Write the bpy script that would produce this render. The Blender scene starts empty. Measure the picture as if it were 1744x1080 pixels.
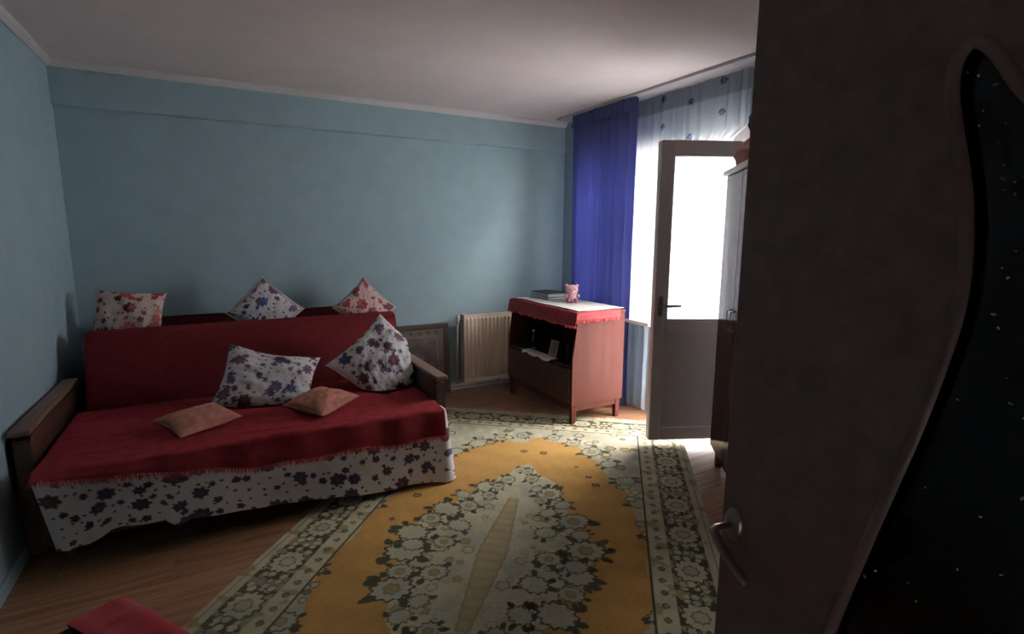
import bpy, bmesh, math, random
import numpy as np
from mathutils import Vector, Matrix

random.seed(7)
S = bpy.context.scene
COL = S.collection

# ------------------------------------------------------------------ camera
YAW, PITCH, ROLL, FPX = .505, .155, .005, 905.0
cd = bpy.data.cameras.new('camera'); cd.sensor_width = 36.0; cd.lens = FPX / 1744 * 36.0
cd.clip_start = .02
cam = bpy.data.objects.new('camera', cd); COL.objects.link(cam)
_fw = Vector((math.sin(YAW) * math.cos(PITCH), math.cos(YAW) * math.cos(PITCH), -math.sin(PITCH)))
_r = Vector((math.cos(YAW), -math.sin(YAW), 0)); _u = _r.cross(_fw)
_r2 = _r * math.cos(ROLL) + _u * math.sin(ROLL); _u2 = _u * math.cos(ROLL) - _r * math.sin(ROLL)
M3 = Matrix((_r2, _u2, -_fw)).transposed()
cam.matrix_world = Matrix.Translation((0, 0, 1.56)) @ M3.to_4x4()
S.camera = cam

# ------------------------------------------------------------------ sky and exposure
SKY = 88.0
W = bpy.data.worlds.new('overcast_sky'); S.world = W; W.use_nodes = True
W.node_tree.nodes['Background'].inputs[0].default_value = (1.0, .955, .93, 1)
W.node_tree.nodes['Background'].inputs[1].default_value = SKY
pl = bpy.data.lights.new('daylight_portal', 'AREA'); pl.shape = 'RECTANGLE'
pl.size = 2.34; pl.size_y = 2.0; pl.cycles.is_portal = True
po = bpy.data.objects.new('daylight_portal', pl); COL.objects.link(po)
po.location = (3.62, 3.46, 1.17); po.rotation_euler = (0, math.radians(90), 0)
vs = S.view_settings
vs.view_transform = 'Standard'; vs.look = 'None'; vs.gamma = 1; vs.use_curve_mapping = False
vs.exposure = 0.15
S.cycles.use_denoising = True
S.cycles.max_bounces = 12; S.cycles.diffuse_bounces = 8; S.cycles.transparent_max_bounces = 16
S.cycles.sample_clamp_indirect = 6.0
S.cycles.blur_glossy = .5

# ------------------------------------------------------------------ materials
def mat(name, col, rough=.6, spec=.5, noise=0, nscale=20, bump=0, bscale=200, attr=None, metal=0, coat=0, stretch=(1, 1, 1), sheen=0):
    m = bpy.data.materials.new(name); m.use_nodes = True
    nt = m.node_tree; b = nt.nodes['Principled BSDF']; L = nt.links
    b.inputs['Roughness'].default_value = rough; b.inputs['Metallic'].default_value = metal
    b.inputs['Specular IOR Level'].default_value = spec; b.inputs['Coat Weight'].default_value = coat
    b.inputs['Coat Roughness'].default_value = .06; b.inputs['Sheen Weight'].default_value = sheen
    tc = nt.nodes.new('ShaderNodeTexCoord'); mp = nt.nodes.new('ShaderNodeMapping')
    mp.inputs['Scale'].default_value = stretch; L.new(tc.outputs['Object'], mp.inputs[0])
    if attr:
        src = nt.nodes.new('ShaderNodeVertexColor'); src.layer_name = attr; out = src.outputs[0]
    else:
        src = nt.nodes.new('ShaderNodeRGB'); src.outputs[0].default_value = (*col, 1); out = src.outputs[0]
    nz = nt.nodes.new('ShaderNodeTexNoise'); nz.inputs['Scale'].default_value = nscale; nz.inputs['Detail'].default_value = 4
    L.new(mp.outputs[0], nz.inputs[0])
    mr = nt.nodes.new('ShaderNodeMapRange'); mr.inputs[1].default_value = .3; mr.inputs[2].default_value = .7
    mr.inputs[3].default_value = 1 - noise; mr.inputs[4].default_value = 1 + noise * .6
    L.new(nz.outputs[0], mr.inputs[0])
    mx = nt.nodes.new('ShaderNodeVectorMath'); mx.operation = 'SCALE'
    L.new(out, mx.inputs[0]); L.new(mr.outputs[0], mx.inputs['Scale'])
    L.new(mx.outputs[0], b.inputs['Base Color'])
    if bump:
        n2 = nt.nodes.new('ShaderNodeTexNoise'); n2.inputs['Scale'].default_value = bscale
        L.new(mp.outputs[0], n2.inputs[0])
        bp = nt.nodes.new('ShaderNodeBump'); bp.inputs['Strength'].default_value = bump; bp.inputs['Distance'].default_value = .004
        L.new(n2.outputs[0], bp.inputs['Height']); L.new(bp.outputs[0], b.inputs['Normal'])
    return m

def wood(name, c1, c2, rough=.35, coat=0, axis=0, scale=3.0, rand=.0, spec=.5):
    m = bpy.data.materials.new(name); m.use_nodes = True
    nt = m.node_tree; b = nt.nodes['Principled BSDF']; L = nt.links
    b.inputs['Roughness'].default_value = rough; b.inputs['Coat Weight'].default_value = coat
    b.inputs['Coat Roughness'].default_value = .05; b.inputs['Specular IOR Level'].default_value = spec
    tc = nt.nodes.new('ShaderNodeTexCoord'); mp = nt.nodes.new('ShaderNodeMapping')
    sc = [14.0] * 3; sc[axis] = 1.0
    mp.inputs['Scale'].default_value = sc
    oi = nt.nodes.new('ShaderNodeObjectInfo')
    ad = nt.nodes.new('ShaderNodeVectorMath'); ad.operation = 'ADD'
    ml = nt.nodes.new('ShaderNodeVectorMath'); ml.operation = 'SCALE'; ml.inputs['Scale'].default_value = 9.0
    L.new(oi.outputs['Location'], ml.inputs[0])
    L.new(tc.outputs['Object'], ad.inputs[0]); L.new(ml.outputs[0], ad.inputs[1]); L.new(ad.outputs[0], mp.inputs[0])
    nz = nt.nodes.new('ShaderNodeTexNoise'); nz.inputs['Scale'].default_value = scale; nz.inputs['Detail'].default_value = 6
    nz.inputs['Distortion'].default_value = .6
    L.new(mp.outputs[0], nz.inputs[0])
    cr = nt.nodes.new('ShaderNodeValToRGB'); cr.color_ramp.elements[0].position = .32; cr.color_ramp.elements[1].position = .68
    cr.color_ramp.elements[0].color = (*c1, 1); cr.color_ramp.elements[1].color = (*c2, 1)
    L.new(nz.outputs[0], cr.inputs[0])
    hs = nt.nodes.new('ShaderNodeHueSaturation')
    mr = nt.nodes.new('ShaderNodeMapRange'); mr.inputs[3].default_value = 1 - rand; mr.inputs[4].default_value = 1 + rand
    L.new(oi.outputs['Random'], mr.inputs[0]); L.new(mr.outputs[0], hs.inputs['Value'])
    L.new(cr.outputs[0], hs.inputs['Color']); L.new(hs.outputs[0], b.inputs['Base Color'])
    bp = nt.nodes.new('ShaderNodeBump'); bp.inputs['Strength'].default_value = .08; bp.inputs['Distance'].default_value = .002
    L.new(nz.outputs[0], bp.inputs['Height']); L.new(bp.outputs[0], b.inputs['Normal'])
    return m

def glass(name, tint=(1, 1, 1), gl=.08, rough=.02, bump=0):
    m = bpy.data.materials.new(name); m.use_nodes = True
    nt = m.node_tree; L = nt.links; nt.nodes.remove(nt.nodes['Principled BSDF'])
    o = nt.nodes['Material Output']; t = nt.nodes.new('ShaderNodeBsdfTransparent'); t.inputs[0].default_value = (*tint, 1)
    g = nt.nodes.new('ShaderNodeBsdfGlossy'); g.inputs['Roughness'].default_value = rough
    f = nt.nodes.new('ShaderNodeFresnel'); f.inputs[0].default_value = 1.45
    x = nt.nodes.new('ShaderNodeMixShader'); L.new(f.outputs[0], x.inputs[0]); L.new(t.outputs[0], x.inputs[1]); L.new(g.outputs[0], x.inputs[2])
    L.new(x.outputs[0], o.inputs[0])
    if bump:
        v = nt.nodes.new('ShaderNodeTexVoronoi'); v.inputs['Scale'].default_value = 60
        bp = nt.nodes.new('ShaderNodeBump'); bp.inputs['Strength'].default_value = bump
        L.new(v.outputs[0], bp.inputs['Height']); L.new(bp.outputs[0], g.inputs['Normal'])
    return m

def cloth_thin(name, col, transp, trans, attr=None, rough=.9):
    """thin woven cloth: lets part of the light straight through, part scattered"""
    m = bpy.data.materials.new(name); m.use_nodes = True
    nt = m.node_tree; L = nt.links; nt.nodes.remove(nt.nodes['Principled BSDF'])
    o = nt.nodes['Material Output']
    d = nt.nodes.new('ShaderNodeBsdfDiffuse'); tl = nt.nodes.new('ShaderNodeBsdfTranslucent'); tr = nt.nodes.new('ShaderNodeBsdfTransparent')
    a = nt.nodes.new('ShaderNodeMixShader'); a.inputs[0].default_value = trans
    L.new(d.outputs[0], a.inputs[1]); L.new(tl.outputs[0], a.inputs[2])
    x = nt.nodes.new('ShaderNodeMixShader')
    L.new(a.outputs[0], x.inputs[1]); L.new(tr.outputs[0], x.inputs[2]); L.new(x.outputs[0], o.inputs[0])
    if attr:
        c = nt.nodes.new('ShaderNodeVertexColor'); c.layer_name = attr
        L.new(c.outputs[0], d.inputs[0]); L.new(c.outputs[0], tl.inputs[0])
        ml = nt.nodes.new('ShaderNodeMath'); ml.operation = 'MULTIPLY'; ml.inputs[1].default_value = transp
        L.new(c.outputs[1], ml.inputs[0]); L.new(ml.outputs[0], x.inputs[0])
    else:
        d.inputs[0].default_value = (*col, 1); tl.inputs[0].default_value = (*col, 1); x.inputs[0].default_value = transp
    return m

MT = dict(
    wall=mat('turquoise_paint', (.285, .395, .43), .75, .25, .06, 6, .15, 120),
    ceil=mat('ceiling_paint', (.76, .67, .65), .85, .2, .04, 4, .1, 90),
    trimw=mat('white_trim', (.66, .63, .62), .6, .3, .05, 30),
    hall=mat('hall_paint', (.25, .22, .2), .8, .2),
    sub=mat('subfloor', (.08, .05, .035), .8, .2),
    plank=wood('laminate', (.19, .085, .045), (.36, .19, .10), .34, 0, 0, 2.6, .14),
    pvc=mat('white_pvc', (.80, .75, .74), .35, .5, .03, 12),
    pvcpanel=mat('pvc_panel', (.78, .72, .70), .4, .5, .04, 20),
    metal=mat('brushed_metal', (.36, .32, .28), .36, .5, .06, 40, metal=1),
    glass=glass('window_glass'),
    dglass=glass('cut_glass', (.22, .19, .20), rough=.12, bump=.6),
    sglass=glass('clear_glassware', (.8, .85, .85)),
    doorw=wood('dark_door_veneer', (.17, .10, .090), (.225, .132, .118), .42, 0, 2, 1.6),
    darkw=wood('dark_walnut', (.030, .013, .009), (.075, .032, .020), .40, .0, 1, 2.0),
    armw=wood('worn_arm_wood', (.10, .05, .032), (.21, .11, .07), .4, 0, 1, 2.0),
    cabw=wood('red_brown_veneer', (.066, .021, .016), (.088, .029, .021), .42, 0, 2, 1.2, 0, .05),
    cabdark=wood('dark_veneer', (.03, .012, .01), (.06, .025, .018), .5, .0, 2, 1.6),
    wardtop=mat('pale_top_board', (.62, .58, .58), .5, .4, .05, 20),
    sofared=mat('sofa_maroon', (.095, .012, .014), .95, .05, .18, 40, .4, 400),
    sofabox=mat('sofa_box_maroon', (.085, .013, .014), .85, .2, .15, 30, .3, 300),
    throw=mat('throw_red', (.21, .024, .030), .95, .05, .22, 18, .5, 350),
    fringe=mat('throw_fringe', (.50, .10, .10), .95, .1, .2, 60),
    cushion=mat('rose_tan_cloth', (.40, .17, .125), .9, .15, .25, 25, .5, 300),
    floral=mat('floral_cotton', (1, 1, 1), .9, .15, .07, 8, .25, 350, attr='Col'),
    rug=mat('rug_pile', (1, 1, 1), .97, .05, .18, 160, .7, 600, attr='Col', sheen=.05),
    rugfr=mat('rug_fringe', (.62, .58, .46), .95, .1, .15, 60),
    picture=mat('tapestry_print', (1, 1, 1), .6, .3, .15, 60, attr='Col'),
    frame=wood('frame_wood', (.022, .012, .010), (.05, .028, .020), .45, 0, 0, 2),
    rad=mat('radiator_enamel', (.82, .70, .57), .4, .5, .04, 10),
    radside=mat('radiator_grey', (.42, .40, .37), .5, .4, .04, 10),
    pipe=mat('painted_pipe', (.55, .52, .49), .4, .5, .08, 20),
    blue=cloth_thin('blue_curtain', (.13, .145, .32), .0, .5),
    sheer=cloth_thin('sheer_voile', (.80, .82, .90), .34, .90, attr='Col'),
    rail=mat('curtain_rail', (.42, .40, .42), .5, .4),
    tcloth=mat('red_runner', (.23, .042, .045), .9, .15, .15, 25, .3, 300),
    wcloth=mat('white_cloth', (.70, .67, .60), .85, .2, .08, 20, .25, 250),
    plush=mat('pink_plush', (.62, .33, .36), .98, .1, .18, 70, 1.0, 260, sheen=.3),
    plushw=mat('pale_plush', (.75, .62, .60), .98, .1, .1, 70, .8, 260),
    plushd=mat('plum_plush', (.22, .08, .14), .95, .1, .1, 70),
    black=mat('black_plastic', (.015, .015, .018), .3, .5),
    book1=mat('book_dark_cover', (.03, .045, .06), .5, .4, .1, 30),
    book2=mat('book_grey_cover', (.22, .25, .27), .5, .4, .1, 30),
    page=mat('book_pages', (.68, .66, .60), .9, .1, .12, 120, stretch=(1, 1, 20)),
    card=mat('photo_card', (.30, .24, .25), .5, .4, .25, 25),
    lace=mat('lace_cloth', (.68, .63, .62), .9, .1, .15, 60),
    bag=mat('dusty_pink_cloth', (.42, .20, .185), .95, .1, .2, 14, .4, 120),
    navy=mat('navy_cloth', (.02, .024, .055), .9, .15, .2, 20, .4, 120),
    pouf=mat('dark_brown_cover', (.035, .018, .015), .85, .2, .2, 30, .4, 300),
    redbl=mat('bright_red_blanket', (.42, .025, .035), .95, .1, .2, 16, .5, 260, sheen=.2),
    grnd=mat('outdoor_ground', (.14, .14, .11), .95, .1, .2, .3),
    conc=mat('balcony_concrete', (.45, .44, .43), .9, .2, .1, 8),
)

def lacquer(name, col, k):
    m = bpy.data.materials.new(name); m.use_nodes = True; nt = m.node_tree; L = nt.links
    nt.nodes.remove(nt.nodes['Principled BSDF'])
    d = nt.nodes.new('ShaderNodeBsdfDiffuse'); g = nt.nodes.new('ShaderNodeBsdfGlossy'); g.inputs['Roughness'].default_value = .07
    x = nt.nodes.new('ShaderNodeMixShader'); x.inputs[0].default_value = k
    tc = nt.nodes.new('ShaderNodeTexCoord'); mp = nt.nodes.new('ShaderNodeMapping'); mp.inputs['Scale'].default_value = (14, 14, 1)
    nz = nt.nodes.new('ShaderNodeTexNoise'); nz.inputs['Scale'].default_value = 2; nz.inputs['Detail'].default_value = 5
    cr = nt.nodes.new('ShaderNodeValToRGB'); cr.color_ramp.elements[0].color = (*[c * .7 for c in col], 1); cr.color_ramp.elements[1].color = (*[c * 1.4 for c in col], 1)
    L.new(tc.outputs['Object'], mp.inputs[0]); L.new(mp.outputs[0], nz.inputs[0]); L.new(nz.outputs[0], cr.inputs[0]); L.new(cr.outputs[0], d.inputs[0])
    L.new(d.outputs[0], x.inputs[1]); L.new(g.outputs[0], x.inputs[2]); L.new(x.outputs[0], nt.nodes['Material Output'].inputs[0])
    return m
MT['wardw'] = lacquer('glossy_brown_lacquer', (.045, .022, .016), .075)

# ------------------------------------------------------------------ mesh helpers
def link(name, me, m=None, parent=None, smooth=False):
    o = bpy.data.objects.new(name, me); COL.objects.link(o)
    if m is not None and not me.materials: me.materials.append(MT[m] if isinstance(m, str) else m)
    if parent is not None: o.parent = parent
    if smooth:
        me.polygons.foreach_set('use_smooth', [True] * len(me.polygons))
    return o

def done(name, bm, m, parent=None, smooth=False):
    me = bpy.data.meshes.new(name); bm.normal_update(); bm.to_mesh(me); bm.free()
    return link(name, me, m, parent, smooth)

def tag(o, label, cat=None, group=None, kind=None):
    o['label'] = label
    if cat: o['category'] = cat
    if group: o['group'] = group
    if kind: o['kind'] = kind
    return o

def empty(name, loc=(0, 0, 0), rz=0):
    o = bpy.data.objects.new(name, None); COL.objects.link(o); o.empty_display_size = .1
    o.location = loc; o.rotation_euler = (0, 0, rz); return o

def bbox(bm, x0, x1, y0, y1, z0, z1, bev=0, seg=2):
    r = bmesh.ops.create_cube(bm, size=1, matrix=Matrix.Translation(((x0 + x1) / 2, (y0 + y1) / 2, (z0 + z1) / 2)) @ Matrix.Diagonal((x1 - x0, y1 - y0, z1 - z0, 1)))
    if bev:
        es = list({e for v in r['verts'] for e in v.link_edges})
        bmesh.ops.bevel(bm, geom=es, offset=bev, segments=seg, affect='EDGES', profile=.5)
    return bm

def box(name, x0, x1, y0, y1, z0, z1, m, parent=None, bev=0, seg=2):
    return done(name, bbox(bmesh.new(), x0, x1, y0, y1, z0, z1, bev, seg), m, parent)

def tube_bm(bm, pts, rad, n=10, flat=1.0):
    pts = [Vector(p) for p in pts]; rings = []
    rads = rad if isinstance(rad, (list, tuple)) else [rad] * len(pts)
    for i, p in enumerate(pts):
        d = (pts[min(i + 1, len(pts) - 1)] - pts[max(i - 1, 0)]).normalized()
        a = d.cross(Vector((0, 0, 1)))
        if a.length < .05: a = d.cross(Vector((0, 1, 0)))
        a.normalize(); b = d.cross(a)
        rings.append([bm.verts.new(p + a * rads[i] * math.cos(2 * math.pi * k / n) + b * rads[i] * flat * math.sin(2 * math.pi * k / n)) for k in range(n)])
    for i in range(len(rings) - 1):
        for k in range(n):
            bm.faces.new((rings[i][k], rings[i][(k + 1) % n], rings[i + 1][(k + 1) % n], rings[i + 1][k]))
    bm.faces.new(rings[0][::-1]); bm.faces.new(rings[-1])
    return bm

def tube(name, pts, rad, m, parent=None, n=10, flat=1.0):
    bm = tube_bm(bmesh.new(), pts, rad, n, flat); bmesh.ops.recalc_face_normals(bm, faces=bm.faces)
    return done(name, bm, m, parent, True)

def lathe(name, prof, m, parent=None, n=20, loc=(0, 0, 0)):
    bm = bmesh.new(); rings = []
    for r, z in prof:
        rings.append([bm.verts.new((r * math.cos(2 * math.pi * k / n), r * math.sin(2 * math.pi * k / n), z)) for k in range(n)])
    for i in range(len(rings) - 1):
        for k in range(n):
            bm.faces.new((rings[i][k], rings[i][(k + 1) % n], rings[i + 1][(k + 1) % n], rings[i + 1][k]))
    bm.faces.new(rings[0][::-1]); bm.faces.new(rings[-1])
    o = done(name, bm, m, parent, True); o.location = loc; return o

def prism_bm(bm, prof, axis, a, b):
    """extrude a closed 2-D profile along axis 'x' (profile y,z), 'y' (profile x,z) or 'z' (profile x,y)"""
    def P(p, t):
        return {'x': (t, p[0], p[1]), 'y': (p[0], t, p[1]), 'z': (p[0], p[1], t)}[axis]
    A = [bm.verts.new(P(p, a)) for p in prof]; B = [bm.verts.new(P(p, b)) for p in prof]
    n = len(prof)
    for k in range(n): bm.faces.new((A[k], A[(k + 1) % n], B[(k + 1) % n], B[k]))
    bm.faces.new(A[::-1]); bm.faces.new(B)
    bmesh.ops.recalc_face_normals(bm, faces=bm.faces)
    return bm

def prism(name, prof, axis, a, b, m, parent=None, bev=0):
    bm = prism_bm(bmesh.new(), prof, axis, a, b)
    if bev: bmesh.ops.bevel(bm, geom=list(bm.edges), offset=bev, segments=2, affect='EDGES')
    return done(name, bm, m, parent)

def grid(name, P, m, parent=None, thick=0, col=None, smooth=True, alpha=None):
    """P: (n, k, 3) array of points -> quad mesh; col: (n, k, 3) vertex colours"""
    n, k, _ = P.shape
    idx = np.arange(n * k).reshape(n, k)
    f = np.stack([idx[:-1, :-1], idx[1:, :-1], idx[1:, 1:], idx[:-1, 1:]], -1).reshape(-1, 4)
    me = bpy.data.meshes.new(name)
    me.from_pydata(P.reshape(-1, 3).tolist(), [], f.tolist())
    if col is not None: setcol(me, col.reshape(-1, 3), None if alpha is None else alpha.reshape(-1))
    o = link(name, me, m, parent, smooth)
    if thick:
        s = o.modifiers.new('thickness', 'SOLIDIFY'); s.thickness = thick; s.offset = 0
    return o

def setcol(me, c, alpha=None):
    a = me.color_attributes.new('Col', 'FLOAT_COLOR', 'POINT')
    c4 = np.ones((len(c), 4), np.float32); c4[:, :3] = c
    if alpha is not None: c4[:, 3] = alpha
    a.data.foreach_set('color', c4.ravel())

def extrude2d(name, outer, holes, depth, m, parent=None, bev=0):
    """flat outline with holes in local x,y extruded +-depth/2 along z"""
    cu = bpy.data.curves.new(name, 'CURVE'); cu.dimensions = '2D'; cu.fill_mode = 'BOTH'
    cu.extrude = depth / 2 - bev; cu.bevel_depth = bev; cu.bevel_resolution = 1
    for pts in [outer] + holes:
        s = cu.splines.new('POLY'); s.points.add(len(pts) - 1)
        for p, q in zip(s.points, pts): p.co = (q[0], q[1], 0, 1)
        s.use_cyclic_u = True
    t = bpy.data.objects.new('tmp', cu); COL.objects.link(t)
    me = bpy.data.meshes.new_from_object(t.evaluated_get(bpy.context.evaluated_depsgraph_get()))
    bpy.data.objects.remove(t); bpy.data.curves.remove(cu); me.name = name
    me.materials.clear()
    return link(name, me, m, parent)

def catmull(pts, per=8, closed=False):
    pts = [Vector(p) for p in pts]; out = []; n = len(pts)
    rng = range(n if closed else n - 1)
    for i in rng:
        p0 = pts[(i - 1) % n] if closed or i > 0 else pts[0]
        p1, p2 = pts[i], pts[(i + 1) % n]
        p3 = pts[(i + 2) % n] if closed or i + 2 < n else pts[-1]
        for k in range(per):
            t = k / per
            out.append(.5 * ((2 * p1) + (p2 - p0) * t + (2 * p0 - 5 * p1 + 4 * p2 - p3) * t * t + (3 * p1 - p0 - 3 * p2 + p3) * t ** 3))
    if not closed: out.append(pts[-1])
    return out

def fbm(x, y, seed=0):
    r = np.random.RandomState(seed); v = 0
    for f, a in ((1, 1.), (2.1, .5), (4.3, .25), (8.7, .12)):
        for _ in range(3):
            th, ph = r.rand() * 6.28, r.rand() * 6.28
            v = v + a * np.sin(f * (x * np.cos(th) + y * np.sin(th)) + ph) / 1.7
    return v

def fringe(name, pts, length, down, m, parent, per=1, width=.004, seed=1, out=(0, 0, 0)):
    """short loose threads along a polyline, many tiny strips in one mesh"""
    r = random.Random(seed); bm = bmesh.new()
    for p in pts:
        p = Vector(p); L = length * r.uniform(.7, 1.25)
        side = Vector((r.uniform(-1, 1), r.uniform(-1, 1), 0)) * .35
        d = (Vector(down) + side).normalized() * L
        a = Vector((r.uniform(-1, 1), r.uniform(-1, 1), 0)); a.normalize(); a *= width / 2
        b = Vector((-a.y, a.x, 0))
        top = [bm.verts.new(p + q) for q in (a, b, -a)]
        mid = [bm.verts.new(p + d * .6 + q * .9) for q in (a, b, -a)]
        tip = bm.verts.new(p + d + side * .15 * L)
        for k in range(3):
            bm.faces.new((top[k], top[(k + 1) % 3], mid[(k + 1) % 3], mid[k]))
            bm.faces.new((mid[k], mid[(k + 1) % 3], tip))
    o = done(name, bm, m, parent); o['kind'] = 'stuff'; return o

# floral print in metres (U, V)
def floral(U, V, seed=0, base=(.66, .63, .62), pal=None, big=.150, dens=1.0):
    pal = pal or [(.085, .05, .065), (.065, .055, .10), (.11, .05, .055), (.09, .06, .085)]
    r = np.random.RandomState(seed)
    C = np.empty(U.shape + (3,)); C[:] = base
    u0, u1, v0, v1 = U.min(), U.max(), V.min(), V.max()
    def stamp(cu, cv, R, n, col, ph, core):
        dx, dy = U - cu, V - cv; d = np.hypot(dx, dy); th = np.arctan2(dy, dx)
        m = d < R * (.86 + .14 * np.cos(n * th + ph)); C[m] = col
        if core: C[d < R * .2] = np.array(col) * 1.4 + .01
    for cell, R, n in ((big, .046, 7), (big * .62, .023, 5), (big * .40, .010, 5)):
        for i in np.arange(u0 - cell, u1 + cell, cell):
            for j in np.arange(v0 - cell, v1 + cell, cell):
                if r.rand() > .80 * dens: continue
                stamp(i + cell * r.uniform(.15, .85), j + cell * r.uniform(.15, .85), R * r.uniform(.7, 1.1), n, pal[r.randint(len(pal))], r.rand() * 6, R > .04)
    return C

# ------------------------------------------------------------------ room shell
XL, XR, YN, YB, ZC = -.91, 3.31, -.17, 4.85, 2.70
def struct(o, label, cat): return tag(o, label, cat, kind='structure')

fl = struct(box('floor', XL - .2, XR + .3, YN - 1.4, YB + .2, -.2, -.014, 'sub'), 'wooden laminate floor of the room', 'floor')
PW, PL = .19, 1.28
pm = {}
row = 0; y = YN
while y < YB - .001:
    yw = min(PW, YB - y); x = XL - (row * .47 % PL)
    while x < XR:
        a, b = max(x, XL), min(x + PL, XR)
        if b - a > .03:
            k = (round(b - a, 3), round(yw, 3))
            if k not in pm:
                bm = bbox(bmesh.new(), 0, k[0] - .0015, 0, k[1] - .0015, -.014, 0, .0012, 1)
                me = bpy.data.meshes.new('plank'); bm.to_mesh(me); bm.free(); pm[k] = me
            p = link('plank', pm[k], 'plank', fl); p.location = (a, y, 0)
        x += PL
    y += PW; row += 1

struct(box('ceiling', XL - .2, XR + .35, YN - 1.4, YB + .2, ZC, ZC + .15, 'ceil'), 'dim off-white painted ceiling', 'ceiling')
struct(box('wall_back', XL - .2, XR + .35, YB, YB + .2, -.2, ZC, 'wall'), 'turquoise painted wall behind the sofa bed', 'wall')
struct(box('wall_left', XL - .2, XL, YN, YB, -.2, ZC, 'wall'), 'turquoise painted wall at the left of the sofa bed', 'wall')
# right wall with the window and balcony door opening
OY0, OY1, OYM, OZ, SILL = 2.47, 4.45, 3.25, 2.33, .80
bm = bmesh.new()
bbox(bm, XR, XR + .3, YN, OY0, -.2, ZC); bbox(bm, XR, XR + .3, OY1, YB, -.2, ZC)
bbox(bm, XR, XR + .3, OY0, OY1, OZ, ZC); bbox(bm, XR, XR + .3, OYM, OY1, -.2, SILL); bbox(bm, XR, XR + .3, OY0, OYM, -.2, 0)
struct(done('wall_right', bm, 'wall'), 'turquoise wall with the curtained window and balcony door', 'wall')
# near wall with the doorway the picture was taken from, and the dark hall behind it
bm = bmesh.new()
bbox(bm, XL - .2, .0, YN - .14, YN, -.2, ZC); bbox(bm, .90, XR + .3, YN - .14, YN, -.2, ZC); bbox(bm, 0, .90, YN - .14, YN, 2.08, ZC)
struct(done('wall_near', bm, 'wall'), 'turquoise wall with the doorway to the hall', 'wall')
bm = bmesh.new()
bbox(bm, -.55, -.45, YN - 1.4, YN - .14, 0, ZC); bbox(bm, 1.5, 1.6, YN - 1.4, YN - .14, 0, ZC); bbox(bm, -.55, 1.6, YN - 1.5, YN - 1.4, 0, ZC)
struct(done('wall_hall', bm, 'hall'), 'plain wall of the unlit hall outside the doorway', 'wall')
# shallow concrete beam under the ceiling along the back wall and its return
struct(prism('trim_1', [(YB, 2.41), (YB - .040, 2.415), (YB - .046, 2.425), (YB - .046, ZC), (YB, ZC)], 'x', XL, XR, 'wall'), 'shallow turquoise beam along the top of the back wall', 'beam')
struct(prism('trim_2', [(XR, 2.40), (XR - .014, 2.40), (XR - .024, 2.425), (XR - .026, ZC), (XR, ZC)], 'y', OY1 + .02, YB - .036, 'wall'), 'short turquoise beam return beside the blue curtain', 'beam')
# painted white cove strip
cv = [(0, 0), (-.012, -.045), (-.02, -.045), (-.05, -.012), (-.05, 0)]
struct(prism('trim_3', [(YB - .046 + a + .012, ZC + b) for a, b in cv], 'x', XL, XR, 'trimw'), 'white cove strip between back wall and ceiling', 'cornice')
struct(prism('trim_4', [(XL - a - .012, ZC + b) for a, b in cv], 'y', YN, YB - .07, 'trimw'), 'white cove strip between left wall and ceiling', 'cornice')
struct(prism('baseboard_back', [(YB, 0), (YB - .016, 0), (YB - .016, .05), (YB - .008, .062), (YB, .062)], 'x', XL, XR, 'trimw'), 'low pale skirting along the back wall', 'skirting')
struct(prism('baseboard_left', [(XL, 0), (XL + .014, 0), (XL + .014, .05), (XL + .006, .06), (XL, .06)], 'y', YN, YB - .02, 'wall'), 'low painted skirting along the left wall', 'skirting')
box_b = struct(box('balcony_slab', XR + .3, XR + 1.5, 1.6, 5.0, -.25, -.06, 'conc'), 'grey concrete balcony slab outside the door', 'balcony')

struct(box('balcony_parapet', XR + 1.4, XR + 1.5, 1.6, 5.0, -.06, .95, 'conc'), 'grey concrete balcony parapet outside the window', 'parapet')  # unseen, added to cut the low daylight coming through the opening
struct(box('apartment_building', 17, 27, -26, 34, -6, 9.5, 'conc'), 'plain grey apartment block across the street, lost in glare', 'building')  # invented block, hides the low sky so daylight falls more steeply
struct(box('ground', XR + 1.6, 90, -60, 60, -6.2, -6.0, 'grnd'), 'dull ground far below the balcony', 'ground')  # unseen plane added so bright sky does not shine up from below

# ------------------------------------------------------------------ window and balcony door (door_2)
win = struct(empty('window_1', (XR + .12, OYM, 0)), 'white plastic window behind the blue and sheer curtains', 'window')
def fr(name, y0, y1, z0, z1, x0=-.035, x1=.035, m='pvc', p=win): return box(name, x0, x1, y0, y1, z0, z1, m, p, .006)
w1 = OY1 - OYM
fr('frame_rail', .0, w1, OZ - .07, OZ); fr('frame_rail', .0, w1, SILL, SILL + .07)
fr('frame_post', .0, .06, SILL + .07, OZ - .07); fr('frame_post', w1 - .06, w1, SILL + .07, OZ - .07)
fr('frame_post', .49, .55, SILL + .07, OZ - .07)
for a, b in ((.06, .49), (.55, w1 - .06)):
    pn = fr('pane', a, b, SILL + .07, OZ - .07, -.006, .006, 'glass')
box('window_sill', -.33, -.036, .02, w1 - .02, SILL, SILL + .03, 'pvc', win, .006)

d2 = struct(empty('door_2', (XR - .02, OY0 + .06, 0)), 'white half-glazed balcony door standing open into the room', 'door')
fx = .02
for nm, y0, y1, z0, z1 in (('frame_post', -.06, -.005, 0, OZ), ('frame_post', OYM - OY0 - .12, OYM - OY0 - .062, 0, OZ), ('frame_rail', -.005, OYM - OY0 - .12, 2.215, OZ)):
    box(nm, fx + .02, fx + .09, y0, y1, z0, z1, 'pvc', d2, .006)
box('threshold', fx + .02, fx + .26, -.005, OYM - OY0 - .12, 0, .035, 'pvc', d2, .005)
leaf = empty('door_leaf', (0, .0, 0), math.radians(155.4)); leaf.parent = d2
LW, L0, L1 = .655, .065, 2.195
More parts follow.
